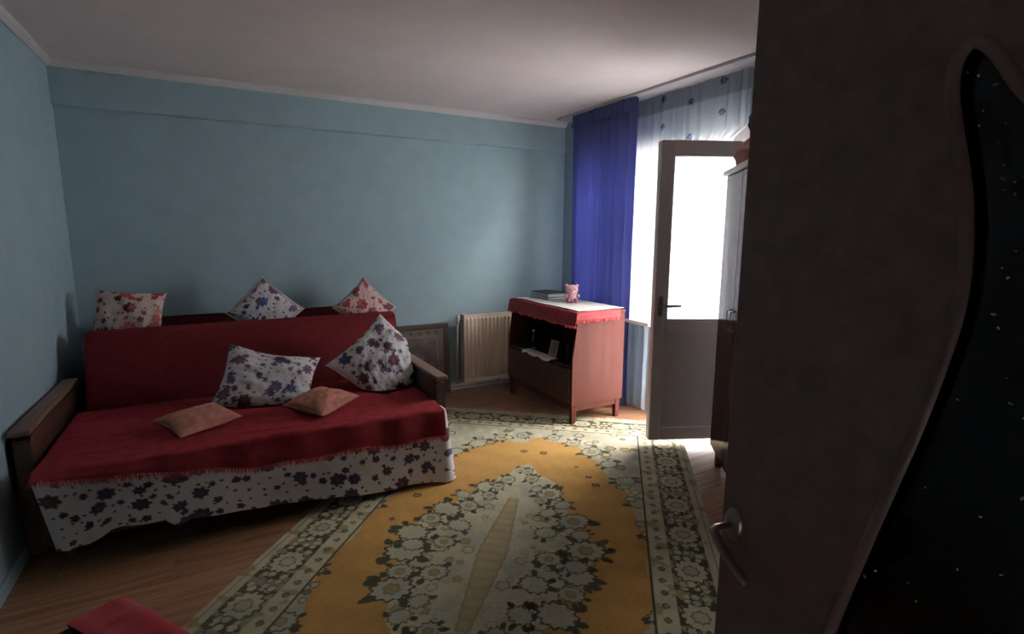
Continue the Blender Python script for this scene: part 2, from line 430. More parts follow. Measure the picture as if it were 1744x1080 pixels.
# leaf frame: stiles and rails with a bevelled profile (sub-parts)
def lb(name, x0, x1, z0, z1, m='pvc', y0=-.035, y1=.035, bev=.008): return box(name, x0, x1, y0, y1, z0, z1, m, leaf, bev)
lb('stile', 0.0, .085, L0, L1); lb('stile', LW - .085, LW, L0, L1)
lb('rail', .085, LW - .085, L1 - .09, L1); lb('rail', .085, LW - .085, .86, .95); lb('rail', .085, LW - .085, L0, L0 + .095)
lb('pane', .085, LW - .085, .95, L1 - .09, 'glass', -.008, .008, 0)
lb('lower_panel', .085, LW - .085, L0 + .095, .86, 'pvcpanel', -.014, .014, .003)
for s in (1, -1):   # glazing beads
    bm = bmesh.new()
    for x0, x1, z0, z1 in ((.085, .10, .95, L1 - .09), (LW - .10, LW - .085, .95, L1 - .09), (.10, LW - .10, .95, .965), (.10, LW - .10, L1 - .105, L1 - .09)):
        bbox(bm, x0, x1, min(s * .010, s * .030), max(s * .010, s * .030), z0, z1)
    done('glazing_bead', bm, 'pvc', leaf)
box('handle_plate', LW - .060, LW - .028, .035, .045, .99, 1.13, 'metal', leaf, .004)
tube('lever_handle', [(LW - .044, .040, 1.065), (LW - .044, .078, 1.065), (LW - .060, .086, 1.065), (LW - .175, .086, 1.068)], [.009, .009, .010, .009], 'metal', leaf)
for z in (.25, 1.15, 2.0):
    tube('hinge', [(.0, .045, z - .045), (.0, .045, z + .045)], .009, 'pvc', leaf)

# ------------------------------------------------------------------ room door the picture was taken beside (door_1)
DX, DY0, DY1 = .86, -.135, .668
d1 = struct(empty('door_1', (DX, DY0, 0)), 'dark brown wooden room door standing open in the right foreground', 'door')
left = [(.364, 1.790), (.367, 1.75), (.357, 1.699), (.339, 1.623), (.329, 1.547), (.328, 1.469), (.339, 1.386), (.362, 1.268), (.401, 1.10), (.445, .894), (.47, .72), (.475, .55)]
right = [(.44, .50), (.36, .56), (.25, .72), (.17, .92), (.12, 1.15), (.11, 1.38), (.15, 1.55), (.22, 1.65), (.289, 1.732), (.322, 1.785), (.347, 1.806)]
outl = [(p.x - DY0, p.y) for p in catmull([(a, b, 0) for a, b in left + right], 6, True)]
DW = DY1 - DY0
slab = extrude2d('door_leaf', [(0, .01), (DW, .01), (DW, 2.03), (0, 2.03)], [outl], .042, 'doorw', d1, .0025)
# local x,y of the outline -> world Y, Z ; thickness -> world X
RM = Matrix(((0, 0, 1, .021), (1, 0, 0, 0), (0, 1, 0, 0), (0, 0, 0, 1)))
slab.matrix_local = RM
gl = extrude2d('glass_panel', outl, [], .006, 'dglass', d1); gl.matrix_local = RM
for s in (-1, 1):
    n = len(outl); bm = bmesh.new(); rings = []
    for i, (a, b) in enumerate(outl):
        p, q = Vector(outl[i - 1]), Vector(outl[(i + 1) % n]); t = (q - p).normalized(); nn = Vector((t.y, -t.x))
        ring = []
        for w, h in ((-.010, -.001), (-.007, .004), (0, .006), (.005, .004), (.007, -.001), (.006, -.018)):
            c = Vector((a, b)) + nn * (-w)
            ring.append(bm.verts.new(((-h if s < 0 else .042 + h), c.x, c.y)))
        rings.append(ring)
    for i in range(n):
        A, B = rings[i], rings[(i + 1) % n]
        for k in range(5): bm.faces.new((A[k], A[k + 1], B[k + 1], B[k]))
    bmesh.ops.recalc_face_normals(bm, faces=bm.faces)
    done('glass_moulding', bm, 'doorw', d1, True)
# cut-glass facets on the pane
rg = random.Random(5)
bm = bmesh.new()
def inside(a, b):
    c = False; n = len(outl)
    for i in range(n):
        (x1, y1), (x2, y2) = outl[i], outl[i - 1]
        if (y1 > b) != (y2 > b) and a < (x2 - x1) * (b - y1) / (y2 - y1) + x1: c = not c
    return c
fixed = [(.441, 1.649), (.440, 1.632), (.437, 1.618), (.418, 1.641), (.419, 1.634), (.428, 1.627), (.426, 1.612), (.417, 1.542), (.428, 1.520), (.421, 1.508), (.423, 1.443), (.430, 1.460), (.492, 1.772), (.480, 1.765), (.470, 1.72), (.450, 1.678), (.445, 1.700)]
for k in range(80):
    a, b = fixed[k] if k < len(fixed) else (rg.uniform(.24, .62), rg.uniform(.6, 1.8))
    if all(inside(a + dx, b + dy) for dx in (-.006, .006) for dy in (-.006, .006)):
        s = rg.uniform(.0009, .0019)
        bmesh.ops.create_icosphere(bm, subdivisions=1, radius=1, matrix=Matrix.Translation((.017, a, b)) @ Matrix.Rotation(rg.uniform(0, 3), 4, 'X') @ Matrix.Diagonal((s * .6, s, s * rg.uniform(1, 2.5), 1)))
fo = done('cut_glass_facets', bm, 'metal', d1); fo['kind'] = 'stuff'
# lever handle with an oval rose on the room face, free edge side
hy, hz = .642 - DY0, .995
bm = bmesh.new()
bmesh.ops.create_uvsphere(bm, u_segments=20, v_segments=10, radius=1, matrix=Matrix.Translation((-.001, hy, hz)) @ Matrix.Diagonal((.011, .020, .034, 1)))
done('handle_rose', bm, 'metal', d1, True)
tube('lever_handle', [(.0, hy, hz), (-.045, hy + .004, hz + .004), (-.058, hy + .001, hz + .002), (-.061, hy - .012, hz - .010), (-.061, hy - .034, hz - .030), (-.059, hy - .058, hz - .050), (-.056, hy - .078, hz - .064)], [.008, .008, .0095, .0105, .011, .0105, .009], 'metal', d1, 12, .6)
bm = bmesh.new()
bmesh.ops.create_uvsphere(bm, u_segments=16, v_segments=8, radius=1, matrix=Matrix.Translation((.043, hy, hz)) @ Matrix.Diagonal((.011, .020, .034, 1)))
done('handle_rose', bm, 'metal', d1, True)
box('latch_plate', .012, .030, DW - .0005, DW + .0015, .92, 1.10, 'metal', d1)
for z in (.25, 1.75): tube('hinge', [(.048, -.004, z - .05), (.048, -.004, z + .05)], .008, 'metal', d1)

# ------------------------------------------------------------------ curtains
def curtain_pts(y0, y1, x, z0, z1, amp, nfold, ny, nz, seed, gather=.0):
    u = np.linspace(0, 1, ny)[None, :]; v = np.linspace(0, 1, nz)[:, None]
    w = u + .012 * np.sin(nfold * 5 * u + seed) + .006 * fbm(u * 9, v * 2, seed + 3)
    env = .55 + .45 * v
    X = x + amp * env * np.sin(2 * math.pi * nfold * w + .5 * np.sin(3 * v + seed)) + amp * .4 * env * fbm(u * 14, v * 1.5, seed)
    c = (y0 + y1) / 2
    Y = c + (y0 + (y1 - y0) * u - c) * (1 - gather * np.sin(math.pi * np.clip(v, 0, 1)) * .5) + .0 * v
    Z = z1 - (z1 - z0) * v + 0 * u
    return np.stack(np.broadcast_arrays(X, Y, Z), -1)

rl = tag(empty('curtain_rail', (3.19, 0, ZC)), 'grey ceiling rail above the blue and sheer curtains', 'curtain rail')
box('track', -.13, .085, 1.85, 4.62, -.022, 0, 'rail', rl, .004)
box('end_cap', -.13, .085, 4.62, 4.632, -.024, 0, 'rail', rl, .003)

# far blue drape
cb = tag(empty('blue_curtain', (3.14, 4.05, 0)), 'royal blue drape hanging behind the wooden cabinet', 'curtain')
P = curtain_pts(3.50, 4.38, 3.095, .035, ZC - .03, .022, 7.5, 150, 60, 2, .05); P[..., :] -= np.array([3.14, 4.05, 0])
o = grid('drape', P, 'blue', cb, .002)
P = curtain_pts(3.495, 4.385, 3.078, ZC - .135, ZC - .024, .014, 13, 150, 10, 8); P -= np.array([3.14, 4.05, 0])
grid('heading', P, 'blue', cb, .002)
cb2 = tag(empty('blue_curtain', (3.19, 2.1, 0)), 'dark blue drape high behind the glossy brown cabinet', 'curtain')
P = curtain_pts(1.90, 2.36, 3.195, .035, ZC - .03, .022, 5, 90, 50, 5, .03); P -= np.array([3.19, 2.1, 0])
grid('drape', P, 'blue', cb2, .002)

def sheer(label, y0, y1, nf, seed, cols, x=3.225, push=0):
    e = tag(empty('sheer_curtain', (x, (y0 + y1) / 2, 0)), label, 'curtain')
    ny, nz = int((y1 - y0) / .009), 300
    P = curtain_pts(y0, y1, x, .02, ZC - .024, .013, nf, ny, nz, seed, 0)
    if push:
        k = np.clip((2.31 - P[..., 2]) / .09, 0, 1); k = k * k * (3 - 2 * k)
        P[..., 1] += push * k * np.exp(-(P[..., 1] - y0) / .30)
    C = np.empty((nz, ny, 3)); C[:] = (.82, .86, .95); A = np.ones((nz, ny))
    for (cy, zs) in cols:
        for cz in zs:
            dx, dy = P[..., 1] - cy, P[..., 2] - cz; d = np.hypot(dx, dy); th = np.arctan2(dy, dx)
            m = (d < .030 * (.62 + .38 * np.abs(np.cos(3 * th)))) & (d > .006)
            C[m] = (.10, .12, .25); A[m] = .55
    hm = P[..., 2] > ZC - .16; A[hm] = .12; C[hm] = C[hm] * .45     # gathered heading band, doubled cloth
    P = P - np.array([x, (y0 + y1) / 2, 0])
    grid('voile', P, 'sheer', e, 0, C, True, A)
    return e
zs = [.45, .66, .88, 1.09, 1.30, 1.515, 1.735, 1.96, 2.19, 2.43, 2.645]
sheer('white sheer curtain with blue flower prints behind the balcony door', 2.52, 4.02, 15, 3, [(2.757, zs), (3.33, [z - .01 for z in zs]), (3.82, [z + .08 for z in zs[:-1]]), (3.05, [2.56, 2.30])], 3.225, .115)
sheer('narrow sheer curtain panel between balcony door and dark blue drape', 2.02, 2.50, 6, 9, [(2.22, zs), (2.44, [z + .1 for z in zs[:-1]])], 3.245)

# ------------------------------------------------------------------ rug
RA = math.radians(50); RWd, RLn = 2.19, 3.1
ct, cs = 2.85, -.55
rc = (ct * math.cos(RA) + cs * math.sin(RA), ct * math.sin(RA) - cs * math.cos(RA))
nb, na = 560, 384
a = np.linspace(-RWd / 2, RWd / 2, na)[None, :] + np.zeros((nb, 1)); b = np.linspace(-RLn / 2, RLn / 2, nb)[:, None] + np.zeros((1, na))
BEI, GRY, DRK, GLD, TAN, GRN = (.47, .43, .29), (.39, .37, .27), (.060, .055, .030), (.44, .245, .070), (.34, .25, .12), (.17, .165, .09)
C = np.empty((nb, na, 3)); C[:] = GLD
wob = .012 * fbm(a * 9, b * 9, 4)
def stamp(a0, b0, r, n, fill, edge=DRK, ew=.16, ph=0, asp=1.0, rot=0):
    m = (np.abs(a - a0) < r * 1.7) & (np.abs(b - b0) < r * 1.7); ii = np.where(m)
    if not len(ii[0]): return
    dx, dy = a[ii] - a0, b[ii] - b0
    x = dx * math.cos(rot) + dy * math.sin(rot); y2 = (-dx * math.sin(rot) + dy * math.cos(rot)) / asp
    d = np.hypot(x, y2); th = np.arctan2(y2, x); R = r * (1 + .10 * np.cos(n * th + ph))
    s = d < R; C[ii[0][s], ii[1][s]] = edge
    s = d < R * (1 - ew); C[ii[0][s], ii[1][s]] = fill
def flower(a0, b0, r, seed, rot=0, fill=GRY):
    rr = random.Random(seed)
    for k in range(5):   # dark leaves around the blossom
        t = rot + rr.uniform(-1.2, 1.2) + (math.pi if k > 2 else 0)
        stamp(a0 + 1.15 * r * math.cos(t), b0 + 1.15 * r * math.sin(t), r * rr.uniform(.26, .42), 3, DRK, DRK, .1, rr.random() * 6, .6, t)
    stamp(a0, b0, r, 11, fill, DRK, .15, rr.random() * 6, .82, rot)
    if rr.random() < .5: stamp(a0, b0, r * .38, 6, TAN, GRN, .25)
rr = random.Random(3)
MB = -.50
ell = np.sqrt((a / .74) ** 2 + ((b - MB) / 1.50) ** 2) + wob * 1.6 + .018 * np.cos(18 * np.arctan2(b - MB, a * 2))
C[ell > 1] = GRY
m = (ell > 1) & (fbm(a * 26, b * 26, 8) > .55); C[m] = BEI
# medallion
med = np.abs(a / .47) ** 1.35 + np.abs((b - MB) / .98) ** 1.35 + wob * 4 + .05 * np.cos(14 * np.arctan2(b - MB, a * 2))
C[med < 1] = BEI
m = (med < 1) & (fbm(a * 22, b * 22, 12) > .75); C[m] = GRY
st = (np.abs(a) < .07 * (1 - np.abs(b - MB) / .85)) & (np.abs(b - MB) < .55)
C[st] = (.40, .33, .18)
st2 = st & (np.sin(b * 95) > .5); C[st2] = (.36, .29, .15)
st3 = (np.abs(np.abs(a) - .07 * (1 - np.abs(b - MB) / .85)) < .006) & (np.abs(b - MB) < .55); C[st3] = (.29, .24, .14)
for sa in (-1, 1):
    for sb in (-1, 1):
        for k in range(34):
            fa, fb = rr.uniform(.10, .44), rr.uniform(0, .85)
            if (fa / .47) ** 1.35 + (fb / .98) ** 1.35 < 1.0: stamp(sa * fa, MB + sb * fb, rr.uniform(.016, .034), 5, rr.choice((GRY, BEI, TAN)), rr.choice((TAN, GRN, GRN)), .22, rr.random() * 6)
        for k, (fa, fb, r) in enumerate(((.44, .10, .085), (.36, .36, .082), (.42, -.02, .05), (.20, .66, .070), (.29, .52, .05), (.08, .80, .05), (.24, .20, .06), (.22, .42, .052), (.15, .56, .045), (.28, .02, .055), (.40, .22, .055), (.11, .70, .038), (.03, .93, .04))):
            flower(sa * fa + rr.uniform(-.02, .02), MB + sb * fb + rr.uniform(-.02, .02), r * 1.18 * rr.uniform(.85, 1.1), k + 40 * (sa > 0) + 90 * (sb > 0), math.atan2(sb * fb, sa * fa * 2), GRY if k % 3 else (.42, .41, .28))
        for k, (t, r) in enumerate(((.62, .075), (.82, .068), (1.02, .085), (1.22, .065), (1.42, .06), (.42, .07), (.2, .06))):
            flower(sa * .80 * math.cos(t), MB + sb * 1.56 * math.sin(t), r, 300 + k + 10 * (sa > 0), t, GRY)
        for k in range(60):
            fa, fb = rr.uniform(.1, .80), rr.uniform(.2, 1.9)
            if 1.0 < math.hypot(fa / .74, fb / 1.5) < 1.5: stamp(sa * fa, MB + sb * fb, rr.uniform(.018, .042), 6, rr.choice((BEI, TAN, GRY, GRN)), rr.choice((DRK, GRN, DRK)), .26, rr.random() * 6)
        for k in range(4):
            t = rr.uniform(.1, 1.5)
            stamp(sa * .62 * math.cos(t), MB + sb * 1.25 * math.sin(t), rr.uniform(.014, .03), 4, (.30, .10, .05), DRK, .4, rr.random() * 6)
# borders
e = np.minimum(RWd / 2 - np.abs(a), RLn / 2 - np.abs(b))
C[e < .345] = BEI
m = (e < .345) & (fbm(a * 40, b * 40, 22) > .9); C[m] = TAN
C[(e > .065) & (e < .245)] = DRK
m = (e > .065) & (e < .245) & (fbm(a * 60, b * 60, 23) > .25); C[m] = (.27, .25, .15)
C[(e > .335) & (e < .345)] = DRK; C[(e > .028) & (e < .034)] = GRN
for s in (-1, 1):
    for ln, off in ((RLn, RWd / 2 - .155), (RWd, RLn / 2 - .155)):
        n = int(ln / .30); hor = ln == RWd
        for k in range(n):
            t = -ln / 2 + (k + .5) * ln / n
            if abs(t) > ln / 2 - .08: continue
            pa, pb = (t, s * off) if hor else (s * off, t)
            stamp(pa, pb, .080, 12, BEI, DRK, .14, 0, 1.15 if not hor else .85); stamp(pa, pb, .040, 8, GRY, GRN, .25)
            for q in (-.13, -.10, .10, .13):
                for w in (-.05, 0.0, .05):
                    if abs(t + q) < ln / 2 - .07:
                        jq, jw = q + rr.uniform(-.015, .015), w + rr.uniform(-.012, .012)
                        pa, pb = (t + jq, s * off + jw) if hor else (s * off + jw, t + jq)
                        stamp(pa, pb, rr.uniform(.016, .027), 6, BEI if rr.random() < .7 else GRY, DRK, .22)
        n = int(ln / .085)
        for k in range(n):
            t = -ln / 2 + (k + .5) * ln / n
            if abs(t) > ln / 2 - .3: continue
            o2 = off - .135
            pa, pb = (t, s * o2) if hor else (s * o2, t)
            stamp(pa, pb, .017, 4, (.30, .20, .10) if k % 2 else GRN, DRK, .3)
C *= (1 + .05 * fbm(a * 30, b * 30, 31))[..., None]
Z = .009 + .0012 * fbm(a * 5, b * 5, 6)
P = np.stack([a, b, Z], -1)
rug = tag(empty('area_rug', (rc[0], rc[1], .001), RA - math.pi / 2), 'large gold and beige floral rug lying across the wooden floor', 'rug')
grid('pile', P[:, :, :].copy(), 'rug', rug, 0, np.clip(C, 0.01, 1))
box('backing', -RWd / 2 + .002, RWd / 2 - .002, -RLn / 2 + .002, RLn / 2 - .002, 0, .004, 'rugfr', rug)
for s in (-1, 1):
    fringe('fringe', [(-RWd / 2 + .006 * k, s * (RLn / 2 - .003), .006) for k in range(int(RWd / .006))], .06, (0, s, -.05), 'rugfr', rug, seed=11 + s, width=.005)

# ------------------------------------------------------------------ sofa bed
sofa = tag(empty('sofa_bed', (0, 3.7, 0)), 'maroon sofa bed with dark wooden arms against the turquoise wall', 'sofa')
def sp(o): o.location.y -= 3.7; return o
SX0, SX1, SF, SZ = -.805, 1.150, 2.99, .475
sp(box('seat_base', SX0, SX1, SF + .06, 4.18, .10, .26, 'darkw', sofa, .01))
sp(box('mattress', SX0, SX1, SF + .012, 3.98, .265, SZ, 'sofared', sofa, .03, 3))
prof = [(3.93, .44), (3.955, .435), (4.13, .435), (4.30, .885), (4.295, .91), (4.27, .93), (4.20, .935), (4.165, .92), (4.15, .895)]
bk = sp(prism('backrest', prof, 'x', -.765, 1.225, 'sofared', sofa, .012))
sp(box('storage_box', -.80, 1.235, 4.315, 4.70, .06, .845, 'sofabox', sofa, .008))
sp(box('back_board', -.80, 1.245, 4.705, 4.735, .06, .935, 'sofabox', sofa, .006))
AF = 3.13
for x0, x1 in ((-.893, -.812), (1.165, 1.248)):
    pr = [(AF, .03), (AF, .60), (AF + .03, .63), (4.20, .63), (4.30, .60), (4.30, .03)]
    arm = sp(prism('arm', pr, 'x', x0 + .008, x1 - .008, 'darkw', sofa, .006))
    o = box('arm_rest_cap', x0, x1, AF - .03, 4.14, .632, .658, 'armw', arm, .008)
for x in (-.74, 1.08):
    for y_ in (3.14, 4.10): sp(box('leg', x - .03, x + .03, y_ - .03, y_ + .03, .0125 if x > 0 and y_ < 3.5 else 0, .10, 'darkw', sofa, .004))

# floral sheet: tucked over the mattress edge and hanging to the floor in front
def hemz(x):
    xs = [-.82, -.75, -.67, -.56, -.40, -.32, -.27, -.20, .0, .27, .76, 1.15, 1.5]
    zs_ = [.125, .115, .115, .158, .152, .150, .108, .138, .118, .090, .045, .020, .05]
    return np.interp(x, xs, zs_)
lf = SX1 - SX0 + .012
n1 = 340; arc = .022 * math.pi / 2; side = .07
Lt = lf + arc + side
l = np.linspace(0, Lt, n1)
ox = np.where(l < lf, SX0 + l, np.where(l < lf + arc, SX0 + lf + .022 * np.sin((l - lf) / .022), SX0 + lf + .022))
oy = np.where(l < lf, SF, np.where(l < lf + arc, SF + .022 - .022 * np.cos((l - lf) / .022), SF + .022 + (l - lf - arc)))
nx_ = np.where(l < lf, 0, np.where(l < lf + arc, np.sin((l - lf) / .022), 1.)); ny_ = np.where(l < lf, -1, np.where(l < lf + arc, -np.cos((l - lf) / .022), 0.))
rows = 84
PP = np.zeros((rows, n1, 3)); UU = np.zeros((rows, n1)); VV = np.zeros((rows, n1))
hz_ = hemz(np.where(l < lf, ox, 1.12 + (l - lf)))
for i in range(rows):
    t = i / (rows - 1)
    if t < .10:      # on top of the mattress
        k = 1 - t / .10
        z = SZ + .004 + 0 * l; off = -.09 * k - .012
        px, py = ox + nx_ * off, oy + ny_ * off
    else:
        k = (t - .10) / .90
        z = (SZ + .002) - (SZ + .002 - hz_) * k
        bulge = .008 + .035 * k ** 1.3 * (.55 + .45 * np.sin(9.5 * l + .8 + .8 * np.sin(3.1 * l))) + .012 * k * np.sin(31 * l + 2 * np.sin(5 * l)) * (.3 + .7 * np.exp(-((l - .15) / .35) ** 2))
        bulge = bulge + .03 * k * np.exp(-((l - lf - .02) / .05) ** 2)
        if k < .06: bulge = bulge * (.35 + .65 * k / .06)
        px, py = ox + nx_ * bulge, oy + ny_ * bulge
        px = px + .07 * k * np.exp(-(l / .25) ** 2)
    PP[i, :, 0], PP[i, :, 1], PP[i, :, 2] = px, py, z
    UU[i] = l; VV[i] = t * .52
shc = floral(UU, VV, 21, (.62, .60, .60))
sheet = tag(grid('floral_bed_sheet', PP, 'floral', None, .0015, shc), 'white floral bed sheet hanging down the front of the sofa bed', 'bed sheet')

# red throw over the seat
nx2, nv2 = 220, 130
u = np.linspace(0, 1, nx2)[None, :]; v = np.linspace(0, 1, nv2)[:, None]
Xs = SX0 + .012 + (SX1 + .012 - SX0 - .012) * u + 0 * v
depth = 1.0; s_ = v * (depth + .085)
topm = s_ < (3.91 - (SF - .014))
front = 3.91 - (SF - .014)
edge = .012 * np.sin(7 * Xs + 1) + .008 * np.sin(17 * Xs)
Ys = np.where(topm, 3.91 - s_, SF - .014 - .020 * np.clip((s_ - front) / .1, 0, 1) + 0 * Xs)
wr = .005 * np.abs(fbm(Xs * 5, s_ * 7, 3)) + .006 * np.exp(-((s_ - .66 - .10 * Xs) / .03) ** 2) * (Xs > -.6) + .004 * np.exp(-((s_ - .80 - .05 * np.sin(3 * Xs)) / .02) ** 2)
dropk = .12 + .88 * np.clip((Xs + .75) / 1.1, 0, 1) ** .8
Zs = np.where(topm, SZ + .012 + wr, SZ + .013 - (s_ - front) * dropk * (1 + edge * 6) + 0 * Xs)
Ys = np.where(topm, Ys, Ys - .010 - .006 * np.sin(23 * Xs))
Xs = Xs + 0 * v
thr = tag(empty('red_throw', (0, 0, 0)), 'red fringed throw spread over the sofa bed seat', 'throw')
P = np.stack(np.broadcast_arrays(Xs, Ys, Zs), -1)
grid('throw_cloth', P, 'throw', thr, .004)
hem = P[-1]; hp = []
for k in range(len(hem) - 1):
    for q in range(2): hp.append(hem[k] * (1 - q / 2) + hem[k + 1] * q / 2 + np.array([0, -.001, .002]))
fringe('fringe', hp, .034, (0, -.12, -1), 'fringe', thr, seed=4, width=.006)

# ------------------------------------------------------------------ pillows
def pillow(name, label, size, T, loc, spin, tilt, turn, m, cat='pillow', group=None, pal=None, base=None, seed=0, floor=None, ymax=None, xmax=None, n=72, frill=0, sag=0, sub=.5):
    a_, b_ = size[0] / 2, size[1] / 2
    g = np.linspace(-1, 1, n); U, V = np.meshgrid(g, g)
    def sd(sgn):
        k = ((1 - U ** 2).clip(0) * (1 - V ** 2).clip(0)) ** .42
        wr = 1 + .10 * fbm(U * 3, V * 3, seed + (3 if sgn > 0 else 7)) + .06 * fbm(U * 8, V * 8, seed + 5)
        x = a_ * U * (1 - .11 * (1 - V ** 2) * np.abs(U) ** 2); y = b_ * V * (1 - .11 * (1 - U ** 2) * np.abs(V) ** 2)
        y = y - sag * b_ * (1 - U ** 2) * (V > 0) * V
        return np.stack([x, y, sgn * T / 2 * k * wr], -1)
    F, B = sd(1), sd(-1)
    # rotation: pillow plane local xy -> spin in plane, stand up, lean back, turn about z
    R = Matrix.Rotation(turn, 3, 'Z') @ Matrix.Rotation(math.pi / 2 - tilt, 3, 'X') @ Matrix.Rotation(spin, 3, 'Z')
    Rn = np.array(R)
    F, B = F @ Rn.T + np.array(loc), B @ Rn.T + np.array(loc)
    for Q in (F, B):
        if floor is not None:
            lo = Q[..., 2]; soft = np.maximum(lo - floor, 0)
            Q[..., 2] = floor + np.where(lo < floor, .0, soft) + .0005
        if ymax is not None:
            lim = ymax(Q[..., 2]); Q[..., 1] = np.minimum(Q[..., 1], lim)
        if xmax is not None: Q[..., 0] = np.minimum(Q[..., 0], xmax)
    allp = np.concatenate([F.reshape(-1, 3), B.reshape(-1, 3)])
    org = np.array([loc[0], loc[1], allp[:, 2].min()])
    idx = np.arange(n * n).reshape(n, n); f1 = np.stack([idx[:-1, :-1], idx[:-1, 1:], idx[1:, 1:], idx[1:, :-1]], -1).reshape(-1, 4)
    ob = np.concatenate([idx[0], idx[1:, -1], idx[-1, -2::-1], idx[-2:0:-1, 0]])
    faces = f1.tolist() + (f1[:, ::-1] + n * n).tolist()
    for k in range(len(ob)):
        p, q = int(ob[k]), int(ob[(k + 1) % len(ob)]); faces.append([q, p, p + n * n, q + n * n])
    me = bpy.data.meshes.new(name); me.from_pydata((allp - org).tolist(), [], faces)
    if pal is not None or base is not None:
        c = floral(U * a_, V * b_, seed, base or (.62, .60, .60), pal, .135)
        c2 = floral(U * a_ + 3, V * b_, seed + 1, base or (.62, .60, .60), pal, .135)
        setcol(me, np.concatenate([c.reshape(-1, 3), c2.reshape(-1, 3)]))
    root = tag(empty(name, org), label, cat, group)
    o = link('cover', me, m, root, True)
    if frill:
        edge = (F.reshape(-1, 3)[ob] - org); cen = edge.mean(0); fp = []
        bm = bmesh.new(); prev = None; L = len(ob); vs_ = []
        for k in range(L):
            d = edge[k] - cen; d = d / (np.linalg.norm(d) + 1e-6)
            w = .006 * math.sin(k * 1.9)
            nrm = Rn @ np.array([0, 0, 1.])
            q = edge[k] + d * frill + nrm * w
            q[2] = max(q[2], .002)
            vs_.append((bm.verts.new(edge[k]), bm.verts.new(q)))
        for k in range(L):
            A, Bq = vs_[k], vs_[(k + 1) % L]; bm.faces.new((A[0], Bq[0], Bq[1], A[1]))
        fo = done('frill', bm, 'wcloth', root, True)
        s = fo.modifiers.new('thickness', 'SOLIDIFY'); s.thickness = .0012
    return root

D = math.radians
DKP = [(.075, .045, .065), (.055, .05, .11), (.10, .045, .055), (.085, .055, .085)]
PKP = [(.22, .04, .04), (.10, .03, .05), (.28, .07, .06), (.12, .05, .05)]
backfront = lambda z: 3.93 + (z - .44) * (4.15 - 3.93) / .47 - .004 + np.where(z > .93, .25, 0)
wally = lambda z: 4.695 + np.where(z > .94, .11, 0)
pillow('floral_pillow', 'large floral pillow slumped on its side left on the seat', (.58, .46), .20, (.235, 3.66, .620), D(-19), D(40), D(4), 'floral', pal=DKP, seed=31, floor=SZ + .028, ymax=backfront, sag=.12)
pillow('floral_pillow', 'floral pillow standing on its corner by the right sofa arm', (.56, .56), .19, (.985, 3.66, .650), D(42), D(35), D(-6), 'floral', pal=DKP, seed=44, floor=SZ + .028, ymax=backfront, xmax=1.158)
pillow('floral_pillow', 'pinkish floral pillow on the sofa back nearest the left wall', (.42, .36), .14, (-.56, 4.47, .985), D(-6), D(20), D(0), 'floral', base=(.58, .46, .42), pal=PKP, seed=52, floor=.847, ymax=wally)
pillow('floral_pillow', 'white pillow with blue flowers atop the middle of sofa back', (.37, .37), .14, (.30, 4.47, .965), D(45), D(20), D(0), 'floral', base=(.62, .60, .60), pal=[(.04, .05, .17), (.08, .05, .10), (.10, .04, .06)], seed=63, floor=.847, ymax=wally, frill=.022)
pillow('floral_pillow', 'pink floral pillow atop the right end of sofa back', (.36, .36), .14, (1.06, 4.47, .945), D(42), D(20), D(0), 'floral', base=(.64, .45, .43), pal=PKP, seed=75, floor=.847, ymax=wally, frill=.014)
pillow('small_cushion', 'small rose tan cushion below the corner-standing floral pillow', (.34, .30), .11, (.50, 3.31, SZ + .070), D(40), D(84), D(0), 'cushion', 'cushion', seed=81, floor=SZ + .030)
pillow('small_cushion', 'small flat rose tan cushion nearer the left sofa arm', (.34, .30), .09, (-.155, 3.32, SZ + .062), D(28), D(84), D(0), 'cushion', 'cushion', seed=92, floor=SZ + .030)

# ------------------------------------------------------------------ framed tapestry leaning on the wall
fw_, fh_ = .64, .70
pic = tag(empty('framed_tapestry', (1.30, 4.765, .0)), 'dark framed tapestry picture standing on the floor against wall', 'picture')
pic.rotation_euler = (D(-4.0), 0, 0)
def pf(nm, x0, x1, z0, z1): return box(nm, x0, x1, -.014, .014, z0, z1, 'frame', pic, .005)
pf('frame_rail', 0, fw_, fh_ - .05, fh_); pf('frame_rail', 0, fw_, 0, .05); pf('frame_post', 0, .05, .05, fh_ - .05); pf('frame_post', fw_ - .05, fw_, .05, fh_ - .05)
xx, zz = np.meshgrid(np.linspace(.05, fw_ - .05, 120), np.linspace(.05, fh_ - .05, 130))
tc_ = np.empty(xx.shape + (3,)); tc_[:] = (.085, .062, .052)
tc_[(fbm(xx * 22, zz * 22, 5) > .5)] = (.12, .09, .07)
ed = np.minimum(np.minimum(xx - .05, fw_ - .05 - xx), np.minimum(zz - .05, fh_ - .05 - zz))
tc_[ed < .075] = (.11, .085, .07); tc_[(ed > .068) & (ed < .078)] = (.15, .12, .10)
for cx_, cz_, r_ in ((.32, .36, .14), (.17, .30, .05), (.47, .30, .05), (.32, .20, .05)):
    d_ = np.hypot(xx - cx_, zz - cz_) + .012 * fbm(xx * 30, zz * 30, 9); tc_[d_ < r_] = (.060, .040, .040); tc_[d_ < r_ * .45] = (.095, .066, .058)
for cx_ in np.arange(.09, .6, .085):
    for cz_ in (.085, fh_ - .085): tc_[np.hypot(xx - cx_, zz - cz_) < .018] = (.06, .045, .042)
grid('tapestry', np.stack([xx, 0 * xx - .004, zz], -1), 'picture', pic, .004, tc_)

